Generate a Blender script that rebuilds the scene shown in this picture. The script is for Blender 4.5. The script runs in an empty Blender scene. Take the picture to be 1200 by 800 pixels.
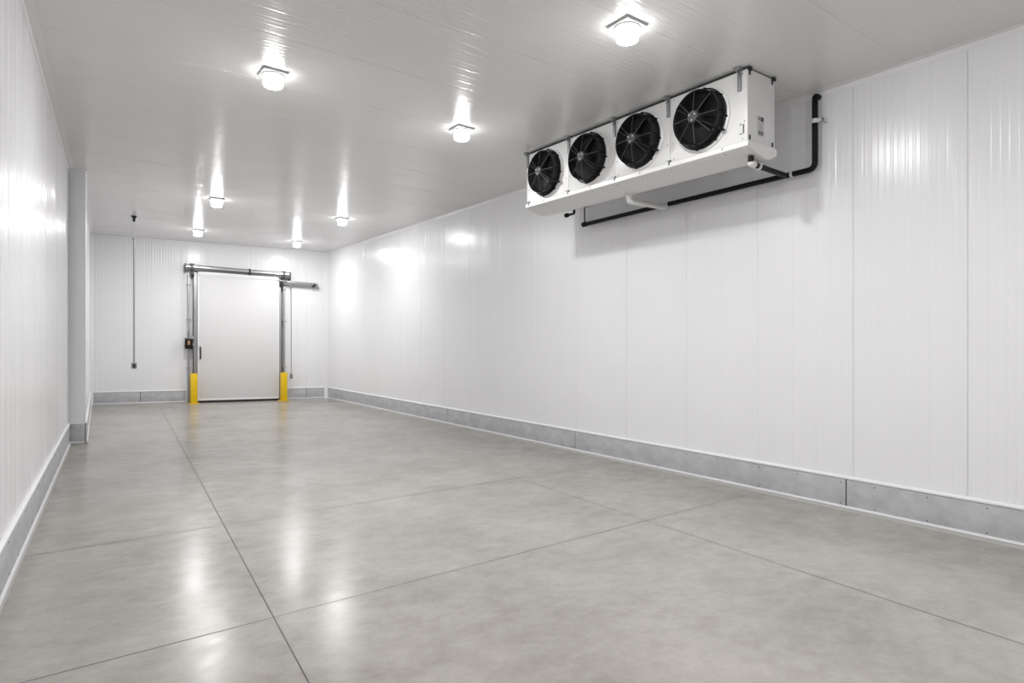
import bpy, bmesh, math, random
from mathutils import Vector

random.seed(7)
C = bpy.context.scene.collection
# ------------------------------------------------------------------ camera, world, exposure
F_PX = 735.0                       # focal length in pixels of the 1200 px wide frame
YAW = math.atan2(8.92, 12.34)
CS, SN = math.cos(YAW), math.sin(YAW)
H = 3.975                          # ceiling height
# floor and ceiling fall by about one percent towards the drain side of the room
FALL = 0.011
FA, FB = -FALL * CS, FALL * SN
def lvl(x, y): return FA * x + FB * y

cam = bpy.data.cameras.new('camera')
cam.sensor_width = 36.0
cam.lens = F_PX / 1200 * 36
cam.shift_y = 4.6 / 1200
cam.clip_start = 0.05
cam_o = bpy.data.objects.new('camera', cam)
cam_o.location = (0, 0, 1.5)
cam_o.rotation_euler = (math.radians(90), 0, -YAW)
C.objects.link(cam_o)
sc = bpy.context.scene
sc.camera = cam_o
wd = bpy.data.worlds.new('world'); sc.world = wd; wd.use_nodes = True
wd.node_tree.nodes['Background'].inputs[0].default_value = (0.5, 0.5, 0.5, 1)
wd.node_tree.nodes['Background'].inputs[1].default_value = 0.05
sc.view_settings.view_transform = 'Standard'
sc.view_settings.look = 'None'
sc.view_settings.gamma = 1.0
sc.view_settings.use_curve_mapping = False
sc.view_settings.exposure = -0.2
LAMP_STRENGTH = 775.0
DOME_SIDE = 21.0

# ------------------------------------------------------------------ materials
def mat(name, col, rough=0.5, metal=0.0, spec=0.5, noise=None, bump=None, coat=0.0):
    """noise=(scale, amount, stretch xyz); bump=(scale, strength, distance)"""
    m = bpy.data.materials.new(name); m.use_nodes = True
    nt = m.node_tree; b = nt.nodes['Principled BSDF']
    b.inputs['Base Color'].default_value = (*col, 1)
    b.inputs['Roughness'].default_value = rough
    b.inputs['Metallic'].default_value = metal
    b.inputs['Specular IOR Level'].default_value = spec
    b.inputs['Coat Weight'].default_value = coat
    tc = nt.nodes.new('ShaderNodeTexCoord')
    if noise:
        mp = nt.nodes.new('ShaderNodeMapping'); mp.inputs['Scale'].default_value = noise[2]
        nz = nt.nodes.new('ShaderNodeTexNoise'); nz.inputs['Scale'].default_value = noise[0]
        nz.inputs['Detail'].default_value = 6
        rp = nt.nodes.new('ShaderNodeValToRGB')
        a = noise[1]
        rp.color_ramp.elements[0].position = 0.3; rp.color_ramp.elements[1].position = 0.7
        rp.color_ramp.elements[0].color = (*[c * (1 - a) for c in col], 1)
        rp.color_ramp.elements[1].color = (*[min(1, c * (1 + a)) for c in col], 1)
        nt.links.new(tc.outputs['Object'], mp.inputs[0]); nt.links.new(mp.outputs[0], nz.inputs['Vector'])
        nt.links.new(nz.outputs['Fac'], rp.inputs[0]); nt.links.new(rp.outputs[0], b.inputs['Base Color'])
    if bump:
        n2 = nt.nodes.new('ShaderNodeTexNoise'); n2.inputs['Scale'].default_value = bump[0]
        n2.inputs['Detail'].default_value = 3
        bp = nt.nodes.new('ShaderNodeBump'); bp.inputs['Strength'].default_value = bump[1]
        bp.inputs['Distance'].default_value = bump[2]
        nt.links.new(tc.outputs['Object'], n2.inputs['Vector'])
        nt.links.new(n2.outputs['Fac'], bp.inputs['Height']); nt.links.new(bp.outputs[0], b.inputs['Normal'])
    return m

def emit(name, col, strength):
    m = bpy.data.materials.new(name); m.use_nodes = True
    nt = m.node_tree; b = nt.nodes['Principled BSDF']
    b.inputs['Base Color'].default_value = (0.9, 0.9, 0.9, 1)
    b.inputs['Emission Color'].default_value = (*col, 1)
    b.inputs['Emission Strength'].default_value = strength
    return m

def concrete_floor():
    m = bpy.data.materials.new('polished concrete'); m.use_nodes = True
    nt = m.node_tree; N = nt.nodes; L = nt.links; b = N['Principled BSDF']
    tc = N.new('ShaderNodeTexCoord')
    def noise(scale, detail, stretch, rough=0.6, dist=0.0):
        mp = N.new('ShaderNodeMapping'); mp.inputs['Scale'].default_value = stretch
        mp.inputs['Rotation'].default_value = (0, 0, 0.5)
        n = N.new('ShaderNodeTexNoise'); n.inputs['Scale'].default_value = scale
        n.inputs['Detail'].default_value = detail; n.inputs['Roughness'].default_value = rough
        n.inputs['Distortion'].default_value = dist
        L.new(tc.outputs['Object'], mp.inputs[0]); L.new(mp.outputs[0], n.inputs['Vector']); return n.outputs['Fac']
    def math_(op, a, b_=None):
        n = N.new('ShaderNodeMath'); n.operation = op
        for i, v in enumerate((a, b_)):
            if v is None: continue
            if isinstance(v, (int, float)): n.inputs[i].default_value = v
            else: L.new(v, n.inputs[i])
        return n.outputs[0]
    big = noise(1.1, 5, (1, 1.0, 1), 0.55, 0.0)
    mid = noise(4.5, 4, (1, 1.5, 1), 0.6, 0.0)
    grain = noise(17, 5, (1, 1.2, 1), 0.72)
    fine = noise(90, 3, (1, 1, 1))
    mix = math_('ADD', math_('ADD', math_('ADD', math_('MULTIPLY', big, 0.45), math_('MULTIPLY', mid, 0.27)), math_('MULTIPLY', grain, 0.20)), math_('MULTIPLY', fine, 0.08))
    rp = N.new('ShaderNodeValToRGB'); L.new(mix, rp.inputs[0])
    e = rp.color_ramp.elements
    e[0].position = 0.36; e[0].color = (0.250, 0.236, 0.214, 1)
    e[1].position = 0.64; e[1].color = (0.405, 0.388, 0.358, 1)
    # saw-cut joints: |n.p - c| < half width
    sep = N.new('ShaderNodeSeparateXYZ'); L.new(tc.outputs['Object'], sep.inputs[0])
    X, Y = sep.outputs[0], sep.outputs[1]
    lines = None
    for (ax, by, c, w) in JOINTS:
        d = math_('ABSOLUTE', math_('ADD', math_('ADD', math_('MULTIPLY', X, ax), math_('MULTIPLY', Y, by)), -c))
        t = math_('SUBTRACT', 1.0, math_('DIVIDE', d, w))
        t = math_('MINIMUM', math_('MAXIMUM', math_('MULTIPLY', t, 3.0), 0.0), 1.0)
        lines = t if lines is None else math_('MAXIMUM', lines, t)
    vary = noise(1.3, 3, (1, 1, 1))
    lm = math_('MULTIPLY', lines, math_('MINIMUM', math_('ADD', math_('MULTIPLY', vary, 0.9), 0.45), 0.95))
    mx = N.new('ShaderNodeMix'); mx.data_type = 'RGBA'
    L.new(lm, mx.inputs['Factor']); L.new(rp.outputs[0], mx.inputs['A'])
    mx.inputs['B'].default_value = (0.07, 0.065, 0.06, 1)
    L.new(mx.outputs['Result'], b.inputs['Base Color'])
    rr = N.new('ShaderNodeMapRange'); L.new(mid, rr.inputs[0])
    rr.inputs[1].default_value = 0.3; rr.inputs[2].default_value = 0.7
    rr.inputs[3].default_value = 0.19; rr.inputs[4].default_value = 0.27
    L.new(math_('ADD', rr.outputs[0], math_('MULTIPLY', lines, 0.4)), b.inputs['Roughness'])
    b.inputs['Specular IOR Level'].default_value = 0.33
    bp = N.new('ShaderNodeBump'); bp.inputs['Strength'].default_value = 0.05; bp.inputs['Distance'].default_value = 0.001
    L.new(fine, bp.inputs['Height'])
    L.new(bp.outputs[0], b.inputs['Normal'])
    return m

def line(p, q, w):                       # a joint through two plan points
    dx, dy = q[0] - p[0], q[1] - p[1]; l = math.hypot(dx, dy)
    return (-dy / l, dx / l, (-dy * p[0] + dx * p[1]) / l, w)
JOINTS = [line((0.896, 2.77), (1.919, 16.765), 0.0046), line((4.0, 1.065), (4.37, 9.39), 0.0062),
          line((-0.088, 3.487), (5.863, 3.805), 0.0056), line((-0.232, 5.50), (5.307, 5.76), 0.0085)]

M = dict(
    wall=mat('white panel skin', (0.83, 0.83, 0.85), 0.245, noise=(1.5, 0.012, (1, 1, 1)), bump=(1.6, 0.12, 0.02)),
    ceil=mat('white ceiling panel skin', (0.755, 0.755, 0.75), 0.23, noise=(1.2, 0.015, (1, 1, 1)), bump=(1.5, 0.12, 0.02)),
    floor=concrete_floor(),
    curb=mat('grey galvanised kick plate', (0.495, 0.505, 0.525), 0.5, 0.1, noise=(7.0, 0.12, (1, 1, 1.4)), bump=(25, 0.06, 0.003)),
    strip=mat('white sealing strip', (0.80, 0.80, 0.81), 0.4),
    dark=mat('dark joint', (0.05, 0.05, 0.05), 0.7),
    trim=mat('white angle trim', (0.80, 0.80, 0.81), 0.32),
    casing=mat('white coated sheet steel', (0.71, 0.71, 0.71), 0.3, noise=(6, 0.02, (1, 1, 1))),
    pan=mat('white drip pan sheet', (0.76, 0.76, 0.755), 0.35),
    black=mat('black moulded plastic', (0.008, 0.008, 0.008), 0.5, spec=0.2),
    blackg=mat('black satin fan collar', (0.014, 0.014, 0.015), 0.38, spec=0.35),
    spoke=mat('grey guard wire', (0.075, 0.075, 0.075), 0.5, spec=0.3),
    wire=mat('black guard wire', (0.008, 0.008, 0.008), 0.5, spec=0.12),
    hub=mat('grey motor cap', (0.075, 0.075, 0.077), 0.6, 0.0, spec=0.3, noise=(30, 0.2, (1, 1, 1))),
    galv=mat('galvanised bracket steel', (0.25, 0.25, 0.255), 0.42, 0.5, noise=(20, 0.12, (1, 1, 1))),
    steel=mat('bright stainless steel', (0.46, 0.46, 0.47), 0.3, 0.9, noise=(9, 0.06, (1, 1, 6))),
    steeld=mat('dull grey aluminium', (0.36, 0.36, 0.365), 0.42, 0.6),
    trackd=mat('dark track steel and shaded channel', (0.09, 0.09, 0.092), 0.45, 0.4),
    seal=mat('pale grey floor sealant', (0.42, 0.42, 0.41), 0.5),
    leaf=mat('white door skin', (0.70, 0.70, 0.705), 0.55),
    yellow=mat('yellow safety paint', (0.80, 0.52, 0.0), 0.38, noise=(8, 0.05, (1, 1, 1))),
    pipeb=mat('black pipe insulation', (0.006, 0.006, 0.006), 0.5, spec=0.2),
    pipew=mat('white drain pipe plastic', (0.72, 0.72, 0.70), 0.35),
    rubber=mat('black rubber gasket and gap shade', (0.012, 0.012, 0.012), 0.6),
    ink=mat('dark label print', (0.07, 0.07, 0.07), 0.5),
    label=mat('pale grey label', (0.55, 0.55, 0.545), 0.45),
    amber=mat('tan control label', (0.42, 0.23, 0.12), 0.5),
    plate=mat('grey lamp base plate', (0.42, 0.42, 0.42), 0.45),
    lamp=emit('glowing lamp lens', (1.0, 0.992, 0.985), LAMP_STRENGTH),
    lampside=emit('frosted lamp dome side', (1.0, 0.992, 0.985), DOME_SIDE),
)

# ------------------------------------------------------------------ mesh helpers
class MB:
    """collects geometry in level room coordinates; build() links it as ONE mesh object"""
    def __init__(s): s.v = []; s.f = []; s.mi = []
    def add(s, vs, fs, mi=0):
        o = len(s.v); s.v += [tuple(p) for p in vs]
        for f in fs: s.f.append([i + o for i in f]); s.mi.append(mi)
        return s
    def bm(s, bm, mi=0):
        bm.verts.ensure_lookup_table(); bm.verts.index_update()
        s.add([v.co[:] for v in bm.verts], [[v.index for v in f.verts] for f in bm.faces], mi); bm.free(); return s
    def box(s, a, b, bev=0.0, mi=0, fr=None):
        """box between two corners; fr maps (k, d, z) into the room"""
        bm = bmesh.new(); bmesh.ops.create_cube(bm, size=1)
        c = [(a[i] + b[i]) / 2 for i in range(3)]; z = [abs(b[i] - a[i]) for i in range(3)]
        for v in bm.verts: v.co = Vector([c[i] + v.co[i] * z[i] for i in range(3)])
        if bev: bmesh.ops.bevel(bm, geom=bm.edges[:], offset=bev, segments=2, profile=0.6, affect='EDGES')
        if fr:
            for v in bm.verts: v.co = Vector(fr(*v.co))
        return s.bm(bm, mi)
    def tube(s, pts, r, n=14, mi=0, cap=True, fr=None, bend=0.0):
        P = [Vector(fr(*p) if fr else p) for p in pts]
        if bend:                                   # round the corners
            Q = [P[0]]
            for i in range(1, len(P) - 1):
                a = (P[i - 1] - P[i]); b = (P[i + 1] - P[i])
                ra = min(bend, a.length * .49, b.length * .49)
                p0 = P[i] + a.normalized() * ra; p1 = P[i] + b.normalized() * ra
                for k in range(7):
                    t = k / 6; Q.append((1 - t) ** 2 * p0 + 2 * t * (1 - t) * P[i] + t * t * p1)
            Q.append(P[-1]); P = Q
        rings = []; prev = None
        for i, p in enumerate(P):
            d = (P[min(i + 1, len(P) - 1)] - P[max(i - 1, 0)]).normalized()
            if prev is None:
                u = d.orthogonal().normalized()
            else:
                u = (prev - d * prev.dot(d)).normalized()
            prev = u; w = d.cross(u)
            rr = r[i] if isinstance(r, (list, tuple)) else r
            rings.append([p + (u * math.cos(2 * math.pi * k / n) + w * math.sin(2 * math.pi * k / n)) * rr for k in range(n)])
        vs = [v for R in rings for v in R]; fs = []
        for i in range(len(P) - 1):
            for k in range(n):
                a = i * n + k; b = i * n + (k + 1) % n
                fs.append((a, b, b + n, a + n))
        if cap:
            fs.append(tuple(range(n - 1, -1, -1))); fs.append(tuple(range((len(P) - 1) * n, len(P) * n)))
        return s.add(vs, fs, mi)
    def lathe(s, prof, axis_o, ax, n=32, mi=0, closed=False):
        """prof = [(radius, offset along axis)]"""
        ax = Vector(ax).normalized(); u = ax.orthogonal().normalized(); w = ax.cross(u); o = Vector(axis_o)
        vs = []; fs = []; m = len(prof)
        for (r, h) in prof:
            for k in range(n):
                t = 2 * math.pi * k / n
                vs.append(o + ax * h + (u * math.cos(t) + w * math.sin(t)) * r)
        for i in range(m if closed else m - 1):
            for k in range(n):
                a = i * n + k; b = i * n + (k + 1) % n; c = ((i + 1) % m) * n + (k + 1) % n; d = ((i + 1) % m) * n + k
                fs.append((a, b, c, d))
        return s.add(vs, fs, mi)
    def prism(s, poly, e0, e1, mi=0):
        """polygon given as functions of the extrusion: e0, e1 map (a, b) to points"""
        n = len(poly); vs = [e0(*p) for p in poly] + [e1(*p) for p in poly]
        fs = [tuple(range(n - 1, -1, -1)), tuple(range(n, 2 * n))]
        fs += [(i, (i + 1) % n, n + (i + 1) % n, n + i) for i in range(n)]
        return s.add(vs, fs, mi)
    def build(s, name, m, parent=None, org=(0, 0, 0), part_at=None, smooth=35, flat=False):
        me = bpy.data.meshes.new(name)
        V = []
        for (x, y, z) in s.v:
            x -= org[0]; y -= org[1]; z -= org[2]
            V.append((x, y, z + lvl(x, y)))
        me.from_pydata(V, [], s.f)
        ms = m if isinstance(m, list) else [m]
        for q in ms: me.materials.append(q)
        for p, k in zip(me.polygons, s.mi): p.material_index = k
        bm = bmesh.new(); bm.from_mesh(me); bmesh.ops.recalc_face_normals(bm, faces=bm.faces); bm.to_mesh(me); bm.free()
        if not flat:
            me.polygons.foreach_set('use_smooth', [True] * len(me.polygons))
            me.set_sharp_from_angle(angle=math.radians(smooth))
        o = bpy.data.objects.new(name, me); C.objects.link(o)
        if parent: o.parent = parent
        if part_at: o.location = (part_at[0], part_at[1], part_at[2] + lvl(part_at[0], part_at[1]))
        elif not parent: o.location = (org[0], org[1], org[2] + lvl(org[0], org[1]))
        return o

def tag(o, label, cat, group=None):
    o['label'] = label; o['category'] = cat
    if group: o['group'] = group
    return o
def thing(name, loc, label, cat, group=None):
    o = bpy.data.objects.new(name, None); o.empty_display_size = 0.1; C.objects.link(o)
    o.location = (loc[0], loc[1], loc[2] + lvl(loc[0], loc[1]))
    return tag(o, label, cat, group)
def struct(o, label=None, cat=None):
    o['kind'] = 'structure'
    if label: o['label'] = label; o['category'] = cat
    return o
def dup(root, loc, label):
    r = root.copy(); C.objects.link(r)
    r.location = (loc[0], loc[1], loc[2] + lvl(loc[0], loc[1])); r['label'] = label
    for ch in list(root.children):
        c = ch.copy(); C.objects.link(c); c.parent = r
        for g in ch.children:
            d = g.copy(); C.objects.link(d); d.parent = c
    return r

# ------------------------------------------------------------------ the shell
RX = 5.94                                        # right wall
YB = -5.0                                        # rear of the room, behind the camera
BL = (0.59, 17.50); BR = (5.94, 16.80)           # far wall corners
def left_x(y): return 0.113 + (y - 11.08) * (0.391 / 6.344)
STEP_Y = 11.06
LS0 = (left_x(STEP_Y), STEP_Y); LS1 = (0.31, 11.01)
LB = (left_x(YB), YB)

def ribbed(p, q, z0, z1, seams, thick=0.12, period=0.0592, depth=0.0014, seam_w=0.0035, strong=()):
    """sandwich panel wall from plan point p to q (room on its left), with shallow vertical
    micro-ribs and a narrow open joint at each seam; real geometry"""
    dx, dy = q[0] - p[0], q[1] - p[1]; L = math.hypot(dx, dy); ux, uy = dx / L, dy / L
    nx, ny = -uy, ux                              # into the room
    prof = [(0.0, 0.0)]
    cuts = sorted([s for s in seams if 0.02 < s < L - 0.02]) + [L]
    a = 0.0
    for c in cuts:
        n = max(1, round((c - a) / period)); st = (c - a) / n
        for i in range(n):
            b = a + i * st; d = depth * random.uniform(0.35, 1.25); t = random.uniform(-1, 1) * 0.00045
            w = random.uniform(0.16, 0.24) * st
            m = b + st * 0.5
            prof += [(m - w * 0.5 - 0.007, t), (m - w * 0.5, -d), (m + w * 0.5, -d), (m + w * 0.5 + 0.007, -t)]
        if c < L:
            q = 1.7 if c in strong else 1.0; w = seam_w * (1.25 if c in strong else 1.0)
            prof += [(c - w, 0), (c - w * 0.6, -0.002 * q), (c - w * 0.4, -0.0045 * q),
                     (c + w * 0.4, -0.0045 * q), (c + w * 0.6, -0.002 * q), (c + w, 0)]
        a = c
    prof.append((L, 0.0))
    mb = MB(); n = len(prof)
    pt = lambda s, d, z: (p[0] + ux * s + nx * d, p[1] + uy * s + ny * d, z)
    vs = [pt(s, d, z0) for s, d in prof] + [pt(s, d, z1) for s, d in prof]
    fs = [(i, i + 1, n + i + 1, n + i) for i in range(n - 1)]
    o = len(vs)
    vs += [pt(0, -thick, z0), pt(L, -thick, z0), pt(0, -thick, z1), pt(L, -thick, z1)]
    fs += [(o, o + 1, o + 3, o + 2), (0, o, o + 2, n), (n - 1, o + 1, o + 3, 2 * n - 1)]
    return mb.add(vs, fs)

# floor slab
fl = MB()
poly = [(-1.1, YB - 0.2), (RX + 0.2, YB - 0.2), (RX + 0.2, 17.9), (-1.1, 17.9)]
fl.prism(poly, lambda a, b: (a, b, 0.0), lambda a, b: (a, b, -0.15))
struct(fl.build('floor', M['floor']), 'polished grey concrete floor with saw cut joints', 'floor')

# ceiling: panels run across the room, ribs across too
cp = MB()
Ls = 17.9 - (YB - 0.2)
prof = [(YB - 0.2, 0.0)]
y = YB - 0.2; k = 0
SEAM0 = 2.36
while y < 17.8:
    st = 0.0592; m = y + st / 2; d = 0.0010 * random.uniform(0.3, 1.2); t = random.uniform(-1, 1) * 0.0002
    prof += [(m - 0.013, t), (m - 0.006, d), (m + 0.006, d), (m + 0.013, -t)]
    k += 1; y += st
    if k % 16 == 0:
        prof += [(y - 0.005, 0), (y - 0.002, 0.003), (y + 0.002, 0.003), (y + 0.005, 0)]
prof.append((17.9, 0.0))
n = len(prof)
vs = [(-1.1, s, H + d) for s, d in prof] + [(RX + 0.2, s, H + d) for s, d in prof]
fs = [(i, i + 1, n + i + 1, n + i) for i in range(n - 1)]
o0 = len(vs); vs += [(-1.1, YB - .2, H + .15), (RX + .2, YB - .2, H + .15), (RX + .2, 17.9, H + .15), (-1.1, 17.9, H + .15)]
fs += [(o0, o0 + 1, o0 + 2, o0 + 3), (0, n, o0 + 1, o0), (n - 1, 2 * n - 1, o0 + 2, o0 + 3)]
cp.add(vs, fs)
struct(cp.build('ceiling', M['ceil'], flat=True), 'white ribbed panel ceiling', 'ceiling')

# walls
seamY = [1.0, 1.946, 2.844, 3.82, 4.746, 5.698, 6.67, 7.61, 8.55, 9.49, 10.43, 11.37, 12.31, 13.25, 14.19, 15.13, 16.07]
seamY += [0.05, -0.9, -1.85, -2.8, -3.75, -4.7]
struct(ribbed((RX, YB), BR, -0.12, H, [s - YB for s in seamY], strong=[s - YB for s in (1.946, 2.844, 5.698, 9.49)]).build('wall_right', M['wall'], flat=True), 'long white ribbed panel wall on the right', 'wall')
struct(ribbed(BR, BL, -0.12, H, [0.55, 1.0, 3.55, 4.5]).build('wall_back', M['wall'], flat=True), 'white far end wall around the door', 'wall')
struct(ribbed(LS0, LB, -0.12, H, [0.9 * i for i in range(1, 18)]).build('wall_left', M['wall'], flat=True), 'white ribbed panel wall on the left', 'wall')
struct(ribbed(BL, LS1, -0.12, H, [0.9 * i for i in range(1, 7)], thick=0.015).build('wall_left_far', M['wall'], flat=True), 'far stretch of left wall, stepped inward', 'wall')
stp = MB(); stp.prism([LS1, LS0, (LS0[0] - 0.12, LS0[1] + 0.12), (LS1[0] - 0.12, LS1[1] + 0.12)], lambda a, b: (a, b, -0.12), lambda a, b: (a, b, H))
struct(stp.build('wall_left_step', M['trim']), 'narrow white return face where left wall steps inward', 'wall')
struct(ribbed(LB, (RX, YB), -0.12, H, [0.95 * i for i in range(1, 8)]).build('wall_rear', M['wall'], flat=True), 'white wall behind the camera', 'wall')

# ---- kick plates along the wall feet, with sealing strips
def frame(p, q):
    dx, dy = q[0] - p[0], q[1] - p[1]; L = math.hypot(dx, dy); ux, uy = dx / L, dy / L
    return (lambda k, d, z: (p[0] + ux * k - uy * d, p[1] + uy * k + ux * d, z)), L
def kick(name, p, q, seams, k0=0.0, k1=None, doubles=()):
    fr, L = frame(p, q); k1 = k1 or L
    cuts = [k0] + sorted(s for s in seams if k0 < s < k1) + [k1]
    mb = MB()
    for a, b in zip(cuts[:-1], cuts[1:]):
        mb.box((a + (0.006 if a > k0 else 0), 0.0, 0.03), (b - (0.006 if b < k1 else 0), 0.020, 0.292), 0.002, fr=fr)
        s = a + 0.05
        while s < b:                              # fixing screws
            for z in (0.065, 0.26): mb.lathe([(0.0, 0.003), (0.005, 0.002), (0.006, 0)], fr(s, 0.02, z), Vector(fr(0, 1, 0)) - Vector(fr(0, 0, 0)), 8, 1)
            s += 0.42
    root = mb.build(name, [M['curb'], M['dark']])
    struct(root)
    MB().box((k0, 0.0, 0.02), (k1, 0.012, 0.30), fr=fr).build('joint_backing', M['dark'], root)
    MB().prism([(0, .322), (.012, .322), (.026, .310), (.026, .296), (0, .296)], lambda d, z: fr(k0, d, z), lambda d, z: fr(k1, d, z)).build('cap_strip', M['strip'], root)
    MB().prism([(0, .046), (.03, .046), (.034, .034), (.034, .028), (0, .028)], lambda d, z: fr(k0, d, z), lambda d, z: fr(k1, d, z)).build('foot_strip', M['strip'], root)
    MB().prism([(0, .028), (.031, .026), (.040, .0), (0, .0)], lambda d, z: fr(k0, d, z), lambda d, z: fr(k1, d, z)).build('floor_seal', M['seal'], root)
    for s in doubles:
        MB().box((s - 0.05, 0.018, 0.04), (s + 0.05, 0.024, 0.286), 0.001, fr=fr).build('splice_plate', M['curb'], root)
    return root
kick('baseboard_right', (RX, YB), BR, [s - YB for s in (10.274, 6.67, 3.83, 2.90, 0.5, -1.5, -3.2)], doubles=[3.85 - YB])
BWF, BWL = frame(BR, BL)                          # far wall frame: k from the RIGHT corner
def BW(k, d, z): return BWF(BWL - k, d, z)        # k measured from the LEFT corner, d out of the wall
kick('baseboard_back_left', BR, BL, [BWL - 1.0], k0=BWL - 1.97, k1=BWL)
kick('baseboard_back_right', BR, BL, [0.55], k0=0.0, k1=BWL - 4.3)
kick('baseboard_left', LS0, LB, [2.2, 4.42, 6.9, 8.8, 11, 13.5])
kick('baseboard_left_far', BL, LS1, [2.0, 4.2])
kick('baseboard_left_step', LS1, LS0, [])

# ---- angle trims
def angle_trim(name, p, q, s=0.05, t=0.004, top=H):
    fr, L = frame(p, q)
    mb = MB().prism([(0, top), (s, top), (s, top - t), (t * 2.5, top - t * 2.5), (t, top - s), (0, top - s)], lambda d, z: fr(0, d, z), lambda d, z: fr(L, d, z))
    return struct(mb.build(name, M['trim'], smooth=20))
angle_trim('trim_1', (RX, YB), BR, 0.055)
angle_trim('trim_2', BR, BL, 0.04)
angle_trim('trim_3', LS0, LB, 0.07)
angle_trim('trim_4', BL, LS1, 0.05)
angle_trim('trim_5', LS1, LS0, 0.06)
# corner posts
def corner_trim(name, p, ex, ey, s):
    mb = MB()
    P = lambda a, b, z: (p[0] + ex[0] * a + ey[0] * b, p[1] + ex[1] * a + ey[1] * b, z)
    poly = [(0, 0), (s, 0), (s, 0.012), (s * 0.75, 0.03), (0.03, s * 0.75), (0.012, s), (0, s)]
    mb.prism(poly, lambda a, b: P(a, b, 0.0), lambda a, b: P(a, b, H))
    return struct(mb.build(name, M['trim'], smooth=20))
bx, by = (BL[0] - BR[0]) / BWL, (BL[1] - BR[1]) / BWL
corner_trim('trim_6', BR, (bx, by), (0, -1), 0.11)
corner_trim('trim_7', BL, (-bx, -by), (-0.045, -1), 0.07)
mb = MB(); mb.prism([(LS1[0] - 0.018, LS1[1] + 0.001), (LS1[0] + 0.006, LS1[1] - 0.006), (LS1[0] + 0.012, LS1[1] + 0.07), (LS1[0], LS1[1] + 0.07), (LS1[0] - 0.002, LS1[1] + 0.004), (LS1[0] - 0.018, LS1[1] + 0.008)], lambda a, b: (a, b, 0.3), lambda a, b: (a, b, H))
struct(mb.build('trim_8', M['trim'], smooth=20))

# ------------------------------------------------------------------ the door at the far end
def K(x): return (x - BL[0]) / 0.9915
kl, kr = K(2.80), K(4.678)
leaf = MB().box((kl, 0.035, 0.055), (kr, 0.135, 3.20), 0.006, fr=BW).build('door_1', M['leaf'])
struct(leaf, 'white insulated sliding door leaf in the far wall', 'door')
e = MB()
e.box((kl - 0.004, 0.03, 0.05), (kl + 0.028, 0.142, 3.20), 0.003, fr=BW)
e.box((kr - 0.028, 0.03, 0.05), (kr + 0.004, 0.142, 3.20), 0.003, fr=BW)
e.box((kl, 0.03, 3.13), (kr, 0.146, 3.235), 0.003, fr=BW)
e.box((kl, 0.03, 0.05), (kr, 0.144, 0.095), 0.003, fr=BW)
e.build('edge_trim', M['trim'], leaf)
MB().box((kl + 0.05, 0.146, 3.17), (kr - 0.05, 0.154, 3.215), 0.002, fr=BW).build('top_seal', M['strip'], leaf)
MB().box((kl, 0.04, 0.002), (kr, 0.128, 0.05), 0.004, fr=BW).build('bottom_gasket', M['rubber'], leaf)
hx = kl + 0.055
MB().tube([(hx, 0.14, 1.37), (hx, 0.20, 1.35), (hx, 0.20, 1.11), (hx, 0.14, 1.09)], 0.017, 10, fr=BW, bend=0.03).build('pull_handle', M['black'], leaf)
j = MB().box((kl - 0.095, 0.0, 0.0), (kl - 0.008, 0.075, 3.22), 0.004, fr=BW)
j.box((kl - 0.11, 0.0, 0.0), (kl - 0.095, 0.09, 3.22), 0.003, mi=1, fr=BW)
j.build('door_jamb', [M['steeld'], M['rubber']], leaf)
j = MB().box((kr + 0.008, 0.0, 0.0), (kr + 0.075, 0.075, 3.16), 0.004, fr=BW)
j.box((kr + 0.075, 0.0, 0.0), (kr + 0.088, 0.09, 3.16), 0.003, mi=1, fr=BW)
j.build('door_jamb', [M['steeld'], M['rubber']], leaf)
lt = MB()
for z in (1.43, 1.60): lt.box((kl - 0.145, 0.06, z - 0.035), (kl - 0.09, 0.12, z + 0.035), 0.008, fr=BW)
lt.tube([(kl - 0.12, 0.1, 1.40), (kl - 0.12, 0.1, 1.64)], 0.010, 8, fr=BW)
lt.build('door_latch', M['steeld'], leaf)

# door track across the top
ka, kb = K(2.52), K(4.954)
TZ0, TZ1 = 3.330, 3.272
def TR(k, d, z): return BW(k, d, z + TZ0 + (TZ1 - TZ0) * (k - ka) / (kb - ka))
base = BW((ka + kb) / 2, 0.0, 3.30)
tr = thing('door_track', base, 'long steel sliding track above the white door', 'door track')
def part(mb, name, m, root, org): return mb.build(name, m, root, org=org)
t = MB().prism([(0.06, -0.01), (0.06, 0.045), (0.08, 0.068), (0.13, 0.075), (0.165, 0.06), (0.18, 0.03), (0.175, -0.005), (0.165, -0.01)],
               lambda d, z: TR(ka, d, z), lambda d, z: TR(kb, d, z))
part(t, 'rail', M['steel'], tr, base)
t = MB().prism([(0.06, -0.075), (0.06, -0.01), (0.150, -0.01), (0.150, -0.075), (0.135, -0.075), (0.135, -0.03), (0.08, -0.03), (0.08, -0.075)],
               lambda d, z: TR(ka, d, z), lambda d, z: TR(kb, d, z))
part(t, 'shaded_rail_channel', M['trackd'], tr, base)  # shaded underside of the silver rail, put into a darker steel colour
for k in (ka + 0.01, kb - 0.005):
    part(MB().box((k - 0.02, 0.03, -0.115), (k + 0.02, 0.20, 0.085), 0.006, fr=TR), 'end_plate', M['trackd'], tr, base)
part(MB().box((ka + 0.02, 0.0, -0.03), (kb - 0.02, 0.06, 0.03), 0.003, fr=TR), 'mounting_bar', M['steeld'], tr, base)
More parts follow.
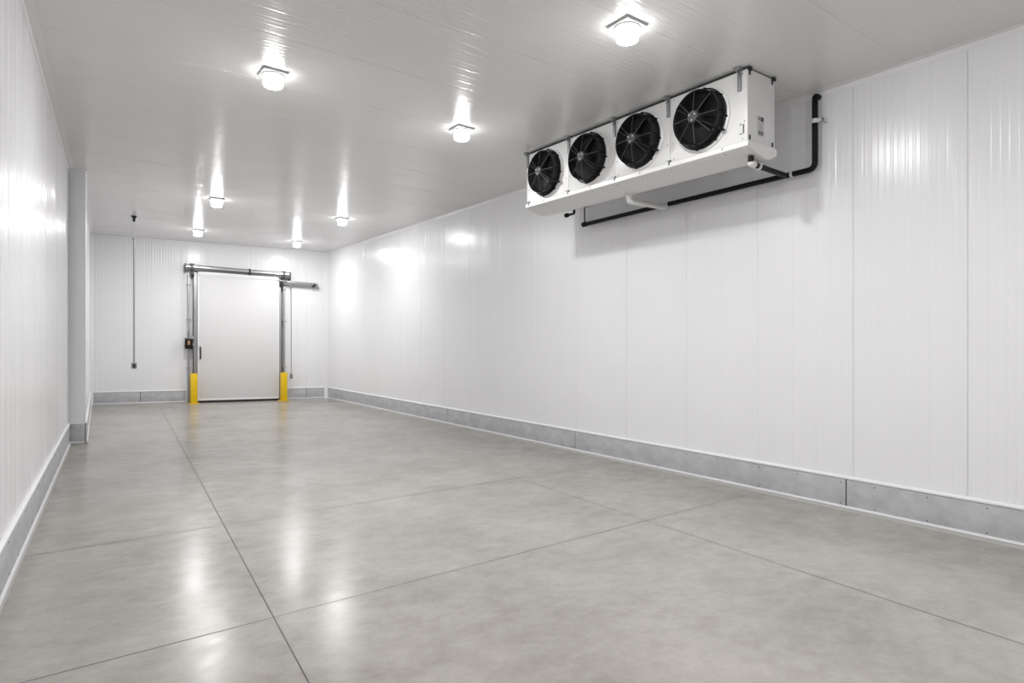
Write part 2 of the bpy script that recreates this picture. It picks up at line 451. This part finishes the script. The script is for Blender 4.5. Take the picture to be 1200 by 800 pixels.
for k, low in ((ka + 0.155, -0.18), (kb - 0.16, -0.10)):
    g = MB().box((k - 0.03, 0.18, low + 0.01), (k + 0.03, 0.195, 0.09), 0.004, fr=TR)
    g.box((k - 0.045, 0.0, 0.066), (k + 0.045, 0.195, 0.095), 0.004, fr=TR)
    g.box((k - 0.05, 0.152, low), (k + 0.05, 0.195, low + 0.05), 0.004, fr=TR)
    h = part(g, 'hanger_bracket', M['trackd'], tr, base)
    part(MB().lathe([(0, 0.03), (0.028, 0.028), (0.034, 0.0), (0.0, 0.0)], TR(k, 0.195, -0.06), Vector(BW(0, 1, 0)) - Vector(BW(0, 0, 0)), 14), 'bolt', M['rubber'], h, base)
    if low < -0.15: part(MB().tube([(k, 0.165, -0.16), (k, 0.165, -0.24)], 0.012, 8, fr=TR), 'hook', M['rubber'], h, base)
part(MB().box(((ka + kb) / 2 + 0.22, 0.06, -0.075), ((ka + kb) / 2 + 0.26, 0.19, 0.085), 0.004, fr=TR), 'joint_clip', M['rubber'], tr, base)

# lower side rail to the right of the door
k0, k1 = K(4.69), K(5.66)
base = BW(k0 + 0.4, 0.0, 3.07)
sr = thing('side_rail', base, 'short grey aluminium rail beside the top right corner of the door', 'rail')
SZ = lambda k, d, z: BW(k, d, z + 3.085 - 0.04 * (k - k0))
t = MB().prism([(0.0, -0.07), (0.0, 0.06), (0.05, 0.07), (0.13, 0.04), (0.13, 0.0), (0.10, -0.06)], lambda d, z: SZ(k0, d, z), lambda d, z: SZ(k1, d, z))
part(t, 'rail', M['steeld'], sr, base)
part(MB().prism([(0.02, 0.055), (0.135, 0.045), (0.137, 0.03), (0.02, 0.04)], lambda d, z: SZ(k0 + .06, d, z), lambda d, z: SZ(k1 - .05, d, z)), 'top_lip', M['steel'], sr, base)
part(MB().box((k0 - 0.04, 0.02, 0.02), (k0 + 0.20, 0.16, 0.055), 0.008, fr=SZ).tube([(k0 - 0.06, 0.10, 0.045), (k0 + 0.03, 0.10, 0.03)], 0.026, 10, fr=SZ), 'fixing_bracket', M['galv'], sr, base)
part(MB().box((k0 + 0.01, 0.06, -0.09), (k0 + 0.10, 0.15, 0.02), 0.006, fr=SZ).box((k0 + 0.05, 0.10, -0.17), (k0 + 0.085, 0.15, -0.08), 0.005, fr=SZ).box((k0 + 0.05, 0.10, -0.23), (k0 + 0.08, 0.15, -0.20), 0.005, fr=SZ), 'roller_hook', M['rubber'], sr, base)
part(MB().lathe([(0.0, 0.04), (0.030, 0.036), (0.036, 0.0), (0, 0)], SZ(k1 - 0.09, 0.125, 0.005), Vector(BW(0, 1, 0)) - Vector(BW(0, 0, 0)), 14).box((k1 - 0.16, 0.10, -0.055), (k1 - 0.10, 0.15, -0.02), 0.006, fr=SZ), 'end_stop', M['rubber'], sr, base)
part(MB().prism([(k1 - 0.10, 0.02), (k1 + 0.07, -0.075), (k1 - 0.10, -0.075)], lambda k, z: SZ(k, 0.10, z), lambda k, z: SZ(k, 0.104, z)), 'end_gusset', M['galv'], sr, base)

# posts beside the door
def post(x, hw, label, z1, z0=0.0):
    k = K(x); b = BW(k, 0.05, 0.0)
    r = thing('conduit_post', b, label, 'post', 'steel posts beside the door')
    part(MB().box((k - hw, 0.03, z0), (k + hw, 0.09, z1), 0.012, fr=BW), 'tube', M['steeld'], r, b)
    part(MB().box((k - hw - 0.012, 0.0, z0), (k + hw + 0.012, 0.03, z1), 0.002, fr=BW), 'backing_channel', M['strip'], r, b)
    for z in (0.85, 2.05, 2.9):
        part(MB().box((k - hw - 0.02, 0.0, z), (k + hw + 0.02, 0.094, z + 0.03), 0.004, fr=BW), 'saddle_clip', M['steeld'], r, b)
    return k
kp = post(2.602, 0.026, 'tall slim steel post left of the door, carrying the black control box', 3.16)
post(4.818, 0.022, 'tall slim steel post right of the door, behind a yellow guard', 2.98)

# control box on the left post
b = BW(kp, 0.094, 1.33)
cb = thing('control_box', b, 'small black push button box on the post left of the door', 'control box')
part(MB().box((kp - 0.085, 0.094, 1.33), (kp + 0.085, 0.20, 1.57), 0.015, fr=BW), 'enclosure', M['black'], cb, b)
part(MB().box((kp - 0.024, 0.198, 1.43), (kp + 0.024, 0.206, 1.53), 0.004, fr=BW), 'button_label', M['amber'], cb, b)
part(MB().box((kp - 0.095, 0.094, 1.57), (kp + 0.095, 0.17, 1.60), 0.006, fr=BW), 'top_flange', M['galv'], cb, b)
part(MB().tube([(kp, 0.15, 1.59), (kp, 0.15, 1.76)], 0.026, 12, fr=BW), 'cable_gland', M['galv'], cb, b)
part(MB().tube([(kp + 0.01, 0.14, 1.335), (kp + 0.02, 0.12, 0.75)], 0.009, 8, fr=BW), 'cable', M['steeld'], cb, b)

# pull cord on the side rail
kc = K(4.986); b = BW(kc, 0.115, 0.56)
pc = thing('pull_cord', b, 'thin pull cord hanging from the short rail right of the door', 'pull cord', 'hanging pull cords')
part(MB().tube([(kc, 0.115, 0.68), (kc, 0.115, 2.98)], 0.010, 8, fr=BW), 'cord', M['steeld'], pc, b)
part(MB().box((kc - 0.035, 0.09, 0.56), (kc + 0.035, 0.14, 0.69), 0.012, fr=BW), 'handle', M['galv'], pc, b)
part(MB().box((kc - 0.02, 0.08, 2.96), (kc + 0.02, 0.14, 3.002), 0.006, fr=BW), 'clamp', M['galv'], pc, b)
# pull cord hanging from the ceiling
px, py = 1.207, 14.425; b = (px, py, 1.0)
pc = thing('pull_cord', b, 'long pull cord hanging from the ceiling, left of the white door', 'pull cord', 'hanging pull cords')
part(MB().lathe([(0, 0), (0.05, 0), (0.045, -0.03), (0.025, -0.045), (0.022, -0.11), (0.0, -0.115)], (px, py, H), (0, 0, 1), 14), 'ceiling_hook', M['rubber'], pc, b)
part(MB().tube([(px, py, H - 0.10), (px, py, 3.52)], 0.004, 6), 'upper_cable', M['label'], pc, b)
part(MB().tube([(px, py, 3.54), (px, py, 1.06)], 0.016, 8).lathe([(0, 0.03), (0.025, 0.02), (0.025, -0.02), (0, -0.03)], (px, py, 3.52), (0, 0, 1), 10), 'tube', M['steeld'], pc, b)
part(MB().box((px - 0.045, py - 0.04, 0.96), (px + 0.045, py + 0.04, 1.075), 0.012), 'handle', M['galv'], pc, b)
part(MB().box((px - 0.02, py - 0.045, 0.985), (px + 0.02, py - 0.038, 1.05), 0.002), 'handle_button', M['rubber'], pc, b)

# yellow guards
def bollard(b, label):
    r = thing('bollard', b, label, 'bollard', 'yellow guards at the door')
    x, y, _ = b
    part(MB().box((x - 0.075, y - 0.075, 0.012), (x + 0.075, y + 0.075, 0.73), 0.014), 'post', M['yellow'], r, b)
    part(MB().box((x - 0.13, y - 0.11, 0.0), (x + 0.13, y + 0.11, 0.014), 0.004), 'base_plate', M['yellow'], r, b)
    for sx in (-1, 1):
        part(MB().lathe([(0, 0.016), (0.012, 0.014), (0.014, 0.0)], (x + sx * 0.105, y - 0.085, 0.013), (0, 0, 1), 8), 'anchor_bolt', M['galv'], r, b)
    return r
b0 = BW(K(2.705), 0.30, 0); b1 = BW(K(4.775), 0.27, 0)
bl = bollard(b0, 'yellow steel guard at the left foot of the white door, below the control box')
dup(bl, b1, 'yellow steel guard at the right foot of the white door')

# ------------------------------------------------------------------ evaporator cooler under the ceiling
EX0, EX1, EY0, EY1, EZ0, EZ1 = 4.90, 5.32, 3.25, 6.45, 3.325, 3.955
EB = ((EX0 + EX1) / 2, (EY0 + EY1) / 2, 3.2)
ev = thing('evaporator_unit', EB, 'white four fan evaporator cooler hung under the ceiling on the right wall side', 'evaporator')
cs = MB().box((EX0 + 0.006, EY0, EZ0), (EX1, EY1, EZ1), 0.004)
for (yy, zz) in [(EY0 - 0.001, EZ0 + .03), (EY0 - .001, EZ1 - .03)]:
    for xx in (EX0 + 0.03, EX1 - 0.04):
        cs.box((xx - 0.009, yy - 0.006, zz - 0.02), (xx + 0.009, yy + 0.004, zz + 0.02), 0.002, mi=1)
cs.box((EX1 - 0.002, EY0 + 0.03, 3.84), (EX1 + 0.03, EY0 + 0.06, 3.87), 0.004, mi=1)
part(cs, 'casing', [M['casing'], M['rubber']], ev, EB)
part(MB().box((EX0 + 0.02, EY0 + 0.02, EZ1), (EX1 - 0.02, EY1 - 0.02, EZ1 + 0.013)), 'top_gap_shade', M['rubber'], ev, EB)  # black sheet paints the shadow gap between cooler and ceiling
part(MB().box((EX0 - 0.006, EY0 - 0.004, EZ1 - 0.003), (EX0 + 0.012, EY1 + 0.004, EZ1 + 0.012), 0.001), 'top_shadow_line', M['rubber'], ev, EB)  # black strip stands in for the shadow line above the front
FY = [6.02, 5.25, 4.487, 3.72]
cuts = [EY0, 4.112, 4.868, 5.635, EY1]
FZ = 3.632
for i in range(4):
    a, b2 = cuts[i], cuts[i + 1]
    p = MB().box((EX0, a + 0.002, EZ0 + 0.003), (EX0 + 0.010, b2 - 0.002, EZ1 - 0.004), 0.002)
    for yy in (a + 0.05, (a + b2) / 2, b2 - 0.05):
        for zz in (EZ0 + 0.025, EZ1 - 0.03):
            p.lathe([(0, .003), (.006, .002), (.007, 0)], (EX0, yy, zz), (-1, 0, 0), 8, 1)
    for yy in (a + 0.03, b2 - 0.03):
        p.lathe([(0, .003), (.006, .002), (.007, 0)], (EX0, yy, 3.50), (-1, 0, 0), 8, 1)
    part(p, 'front_panel', [M['casing'], M['galv']], ev, EB)
# drip pan: front lip, bottom falling towards the back, rising rear edge
prof = [(EX0 - 0.012, EZ0 - 0.004), (EX0 - 0.012, 3.278), (EX0 + 0.0, 3.268), (5.14, 3.205), (5.22, 3.205), (5.315, 3.25), (5.335, 3.268), (5.335, EZ0 - 0.004)]
pan = MB().prism(prof, lambda x, z: (x, EY0 - 0.012, z), lambda x, z: (x, EY1 + 0.012, z))
for yy in (3.5, 4.112, 4.5, 4.868, 5.25, 5.635, 6.1):
    pan.lathe([(0, .004), (.008, .003), (.009, 0)], (EX0 - 0.012, yy, 3.303), (-1, 0, 0), 8, 1)
    pan.lathe([(0, .004), (.008, .003), (.009, 0)], (EX0 + 0.03, yy, 3.262), (0, 0, -1), 8, 1)
part(pan, 'drip_pan', [M['pan'], M['galv']], ev, EB)
for yy in (4.112, 4.868, 5.635, 6.40):
    part(MB().box((EX0 - 0.018, yy - 0.018, 3.33), (EX0 + 0.002, yy + 0.018, 3.345), 0.003).box((EX0 - 0.02, yy - 0.009, 3.30), (EX0 - 0.008, yy + 0.009, 3.345), 0.003), 'pan_catch', M['galv'], ev, EB)
# hanging brackets
for yy in (6.415, 5.62, 4.868, 4.124, 3.325):
    g = MB().box((EX0 - 0.018, yy - 0.017, 3.775), (EX0 - 0.002, yy + 0.017, H - 0.012), 0.003)
    g.box((EX0 - 0.055, yy - 0.032, H - 0.022), (EX0 + 0.02, yy + 0.032, H - 0.003), 0.003)
    g.prism([(0, 0), (-0.045, 0), (0, -0.06)], lambda x, z: (EX0 - 0.012 + x, yy - 0.004, H - 0.02 + z), lambda x, z: (EX0 - 0.012 + x, yy + 0.004, H - 0.02 + z))
    part(g, 'hanging_bracket', M['galv'], ev, EB)
for xa in (EX0, EX1 - 0.05):
    part(MB().box((xa, EY0 - 0.02, 3.94), (xa + 0.045, EY0, H - 0.005), 0.003), 'end_bracket', M['rubber'], ev, EB)
# labels
lb = MB().box((EX0 + 0.150, EY0 - 0.003, 3.40), (EX0 + 0.245, EY0 + 0.001, 3.575), mi=0)
lb.box((EX0 + 0.195, EY0 - 0.0045, 3.53), (EX0 + 0.238, EY0 - 0.002, 3.568), mi=1)
for i in range(3): lb.box((EX0 + 0.157, EY0 - 0.0045, 3.408 + i * 0.012), (EX0 + 0.238 - 0.012 * (i == 0), EY0 - 0.002, 3.415 + i * 0.012), mi=1)
for i in range(4): lb.box((EX0 + 0.165 + 0.01 * (i % 2), EY0 - 0.0045, 3.455 + i * 0.016), (EX0 + 0.20 + 0.018 * (i % 2), EY0 - 0.002, 3.459 + i * 0.016), mi=2)
lb.box((EX0 + 0.157, EY0 - 0.0045, 3.535), (EX0 + 0.180, EY0 - 0.002, 3.563), mi=2)
part(lb, 'rating_label', [M['label'], M['ink'], M['galv']], ev, EB)
lb = MB().box((EX0 - 0.003, EY0 + 0.030, 3.385), (EX0 + 0.001, EY0 + 0.085, 3.49), mi=0)
lb.box((EX0 - 0.0045, EY0 + 0.032, 3.395), (EX0 - 0.002, EY0 + 0.044, 3.475), mi=1)
lb.box((EX0 - 0.0045, EY0 + 0.046, 3.390), (EX0 - 0.002, EY0 + 0.080, 3.397), mi=1)
lb.box((EX0 - 0.0045, EY0 + 0.055, 3.47), (EX0 - 0.002, EY0 + 0.075, 3.484), mi=2)
part(lb, 'warning_label', [M['casing'], M['ink'], M['galv']], ev, EB)

# the fans: collar with guard, motor cap, blades and carrying arm
def fan_meshes():
    ax = (-1, 0, 0); o = (0, 0, 0)
    collar = MB().lathe([(0.268, 0.0), (0.272, 0.012), (0.252, 0.02), (0.247, 0.095), (0.252, 0.112), (0.250, 0.122), (0.240, 0.118), (0.236, 0.10), (0.236, 0.0)], o, ax, 48)
    flange = MB().lathe([(0.300, 0.0), (0.298, 0.012), (0.285, 0.022), (0.268, 0.024), (0.262, 0.012), (0.262, 0.0)], o, ax, 48)
    back = MB().lathe([(0.0, 0.004), (0.238, 0.004)], o, ax, 48)
    guard = MB(); spokes = MB()
    def dome(r): return 0.118 + 0.028 * (1 - (r / 0.245) ** 2)
    for q in range(13):
        r = 0.066 + q * 0.0142
        n = 40; pts = [(-dome(r), r * math.cos(2 * math.pi * k / n), r * math.sin(2 * math.pi * k / n)) for k in range(n + 1)]
        guard.tube(pts, 0.0017, 5, cap=False)
    guard.lathe([(0.275, 0.030), (0.281, 0.036), (0.275, 0.042), (0.269, 0.036)], o, ax, 48, closed=True)
    guard.lathe([(0.247, 0.116), (0.253, 0.122), (0.247, 0.128), (0.241, 0.122)], o, ax, 48, closed=True)
    for k in range(8):
        t = math.pi / 4 * k; cy, cz = math.cos(t), math.sin(t)
        pts = [(-dome(r) - 0.003, r * cy, r * cz) for r in (0.05, 0.10, 0.15, 0.20, 0.247)]
        spokes.tube(pts, 0.0033, 6)
        guard.tube([(-0.122, 0.249 * cy, 0.249 * cz), (-0.09, 0.262 * cy, 0.262 * cz), (-0.036, 0.275 * cy, 0.275 * cz)], 0.0045, 6)
        t2 = t + 0.16; cy, cz = math.cos(t2), math.sin(t2)
        guard.tube([(0.0, 0.278 * cy, 0.278 * cz), (-0.045, 0.278 * cy, 0.278 * cz)], 0.010, 8)
    motor = MB().lathe([(0.0, 0.166), (0.030, 0.166), (0.050, 0.162), (0.057, 0.152), (0.057, 0.135), (0.05, 0.03)], o, ax, 28)
    for k in range(3):
        t = 0.6 + k * 2.1
        motor.lathe([(0, .005), (.006, .004), (.007, 0)], (-0.165, 0.034 * math.cos(t), 0.034 * math.sin(t)), ax, 8, 1)
    blades = MB()
    for k in range(5):
        t0 = 2 * math.pi * k / 5
        rows = []
        for r in (0.05, 0.11, 0.17, 0.228):
            row = []
            for u in (-0.5, -0.17, 0.17, 0.5):
                a = t0 + u * (1.05 + r) + r * 0.9; row.append((-0.055 - u * 0.05, r * math.cos(a), r * math.sin(a)))
            rows.append(row)
        vs = [p for r_ in rows for p in r_] + [(p[0] + 0.004, p[1], p[2]) for r_ in rows for p in r_]
        fs = []
        for i in range(3):
            for q in range(3):
                a = i * 4 + q; fs.append((a, a + 1, a + 5, a + 4)); fs.append((16 + a, 16 + a + 4, 16 + a + 5, 16 + a + 1))
        rim = [0, 1, 2, 3, 7, 11, 15, 14, 13, 12, 8, 4]
        for a, b_ in zip(rim, rim[1:] + rim[:1]): fs.append((a, b_, 16 + b_, 16 + a))
        blades.add(vs, fs)
    arm = MB()
    for t in (math.radians(33), math.radians(33 + 180)):
        cy, cz = math.cos(t), math.sin(t)
        q = lambda r, x: (x, r * cy, r * cz)
        arm.tube([q(0.055, -0.150), q(0.240, -0.132), q(0.285, -0.060)], 0.0085, 8, bend=0.03)
        arm.tube([q(0.268, -0.085), q(0.292, -0.052), q(0.298, -0.044)], [0.019, 0.021, 0.014], 10)
        arm.tube([q(0.290, -0.06), q(0.290, -0.002)], 0.008, 8)
    return flange, collar, back, guard, spokes, motor, blades, arm
FM = fan_meshes()
first = None
for yy in FY:
    off = (EX0 - EB[0], yy - EB[1], FZ - EB[2])
    if first is None:
        fa = FM[0].build('fan', M['casing'], ev, part_at=off)
        FM[1].build('collar', M['blackg'], fa)
        FM[2].build('back_screen', M['black'], fa)
        FM[3].build('guard', M['wire'], fa)
        FM[4].build('guard_spokes', M['spoke'], fa)
        FM[5].build('motor_cap', [M['hub'], M['casing']], fa)
        FM[6].build('fan_blades', M['black'], fa)
        FM[7].build('carrying_arm', M['black'], fa)
        first = fa
    else:
        c = first.copy(); C.objects.link(c); c.parent = ev
        c.location = (off[0], off[1], off[2] + lvl(off[0], off[1]))
        for g_ in list(first.children):
            d_ = g_.copy(); C.objects.link(d_); d_.parent = c
# small outlet valve under the far end of the pan
part(MB().tube([(5.33, 6.02, 3.255), (5.33, 6.02, 3.19), (5.33, 6.16, 3.19)], 0.016, 8, bend=0.02).lathe([(0, .03), (.028, .025), (.028, -.02), (0, -.025)], (5.33, 6.16, 3.19), (0, 1, 0), 10), 'outlet_valve', M['black'], ev, EB)

# ------------------------------------------------------------------ drain pipes on the right wall
PX = RX - 0.075
b = (PX, 3.22, 3.2)
dp = thing('drain_pipe', b, 'long black drain pipe along the right wall under the cooler, rising to the ceiling', 'pipe')
part(MB().tube([(PX, 6.42, 3.175), (PX, 3.165, 3.222), (PX, 3.165, 3.92), (RX - 0.004, 3.165, 3.92)], 0.027, 14, bend=0.07), 'pipe_run', M['pipeb'], dp, b)
bb = (5.4, 3.42, 3.1)
bp_ = thing('drain_pipe', bb, 'short black drain branch with white elbow under the near end of the cooler', 'pipe')
part(MB().tube([(5.05, 3.315, 3.224), (5.05, 3.315, 3.160), (PX - 0.02, 3.45, 3.212)], 0.026, 14, bend=0.05), 'pipe_run', M['pipeb'], bp_, bb)
part(MB().tube([(5.055, 3.315, 3.178), (5.06, 3.316, 3.160), (5.11, 3.325, 3.164)], 0.033, 14, bend=0.02), 'elbow_sleeve', M['pipew'], bp_, bb)
part(MB().tube([(5.185, 3.337, 3.168), (5.205, 3.341, 3.170)], 0.040, 14), 'sleeve_ring', M['pipew'], bp_, bb)
part(MB().tube([(PX, 3.41, 3.218), (PX, 3.385, 3.218)], 0.032, 14), 'sleeve_ring', M['pipew'], dp, b)
g = MB().tube([(PX, 3.165, 3.655), (PX, 3.165, 3.695)], 0.033, 14).box((PX - 0.01, 3.08, 3.662), (RX - 0.002, 3.10, 3.69), 0.003).box((PX - 0.01, 3.08, 3.662), (PX + 0.01, 3.165, 3.69), 0.003)
part(g, 'pipe_clamp', M['pipew'], dp, b)
part(MB().tube([(PX, 6.44, 3.175), (PX, 6.38, 3.176)], 0.034, 12), 'end_cap', M['black'], dp, b)
part(MB().tube([(PX, 6.41, 3.19), (PX, 6.41, 3.42), (RX - 0.004, 6.41, 3.44)], 0.013, 8, bend=0.03), 'riser', M['galv'], dp, b)
wb = (5.26, 4.96, 3.1)
wp = thing('drain_pipe', wb, 'white plastic drain elbow from the middle of the cooler pan to the wall pipe', 'pipe')
part(MB().tube([(5.18, 4.93, 3.204), (5.18, 4.93, 3.128), (PX - 0.03, 4.98, 3.16)], 0.031, 16, bend=0.07), 'pipe_run', M['pipew'], wp, wb)
part(MB().lathe([(0, 0), (0.052, 0), (0.052, -0.008), (0.036, -0.014), (0.034, -0.05), (0, -0.05)], (5.18, 4.93, 3.205), (0, 0, 1), 16), 'outlet_flange', M['pipew'], wp, wb)
part(MB().tube([(PX, 5.02, 3.195), (PX, 4.94, 3.196)], 0.036, 14), 'tee_sleeve', M['pipew'], wp, wb)

# ------------------------------------------------------------------ ceiling lamps
def make_lamp(b, label):
    r = thing('ceiling_lamp', b, label, 'ceiling lamp', 'dome lamps on the ceiling')
    x, y, z = b
    part(MB().box((x - 0.11, y - 0.11, H - 0.022), (x + 0.11, y + 0.11, H), 0.008), 'base_plate', M['plate'], r, b)
    part(MB().lathe([(0.096, -0.022), (0.098, -0.030), (0.092, -0.036), (0.084, -0.036)], (x, y, H), (0, 0, 1), 28), 'retaining_ring', M['strip'], r, b)
    pr = [(0.086, -0.034), (0.089, -0.06), (0.088, -0.095), (0.085, -0.112), (0.080, -0.120)]
    pr2 = [(0.080, -0.120), (0.066, -0.1275), (0.045, -0.1345), (0.022, -0.138), (0.001, -0.139)]
    part(MB().lathe(pr, (x, y, H), (0, 0, 1), 28, 1).lathe(pr2, (x, y, H), (0, 0, 1), 28, 0), 'dome', [M['lamp'], M['lampside']], r, b)
    return r
LAMPS = [((1.595, 5.95), 'large bright dome lamp, nearest of the left ceiling row'),
         ((3.547, 3.393), 'brightest dome lamp, at the top beside the cooler and nearest to the viewer'),
         ((3.742, 6.162), 'dome lamp left of the far end of the cooler, second of the right ceiling row'),
         ((2.214, 11.769), 'dome lamp in the middle of the left ceiling row'),
         ((2.494, 15.289), 'farthest dome lamp of the left ceiling row, over the door left half'),
         ((4.542, 12.013), 'dome lamp third along the right ceiling row, beyond the cooler'),
         ((4.701, 15.438), 'farthest dome lamp of the right ceiling row, nearest the far right corner'),
         ((1.25, 1.8), 'unseen dome lamp near the viewer on the left, added for light'), ((3.45, 0.4), 'unseen dome lamp near the viewer on the right, added for light'),  # these last four lamps are out of frame, added to light the room
         ((1.2, -3.0), 'unseen dome lamp near the rear wall on the left, added for light'), ((3.4, -3.0), 'unseen dome lamp near the rear wall on the right, added for light')]
lm = None
for (x, y), lab in LAMPS:
    if lm is None: lm = make_lamp((x, y, H), lab)
    else: dup(lm, (x, y, H), lab)
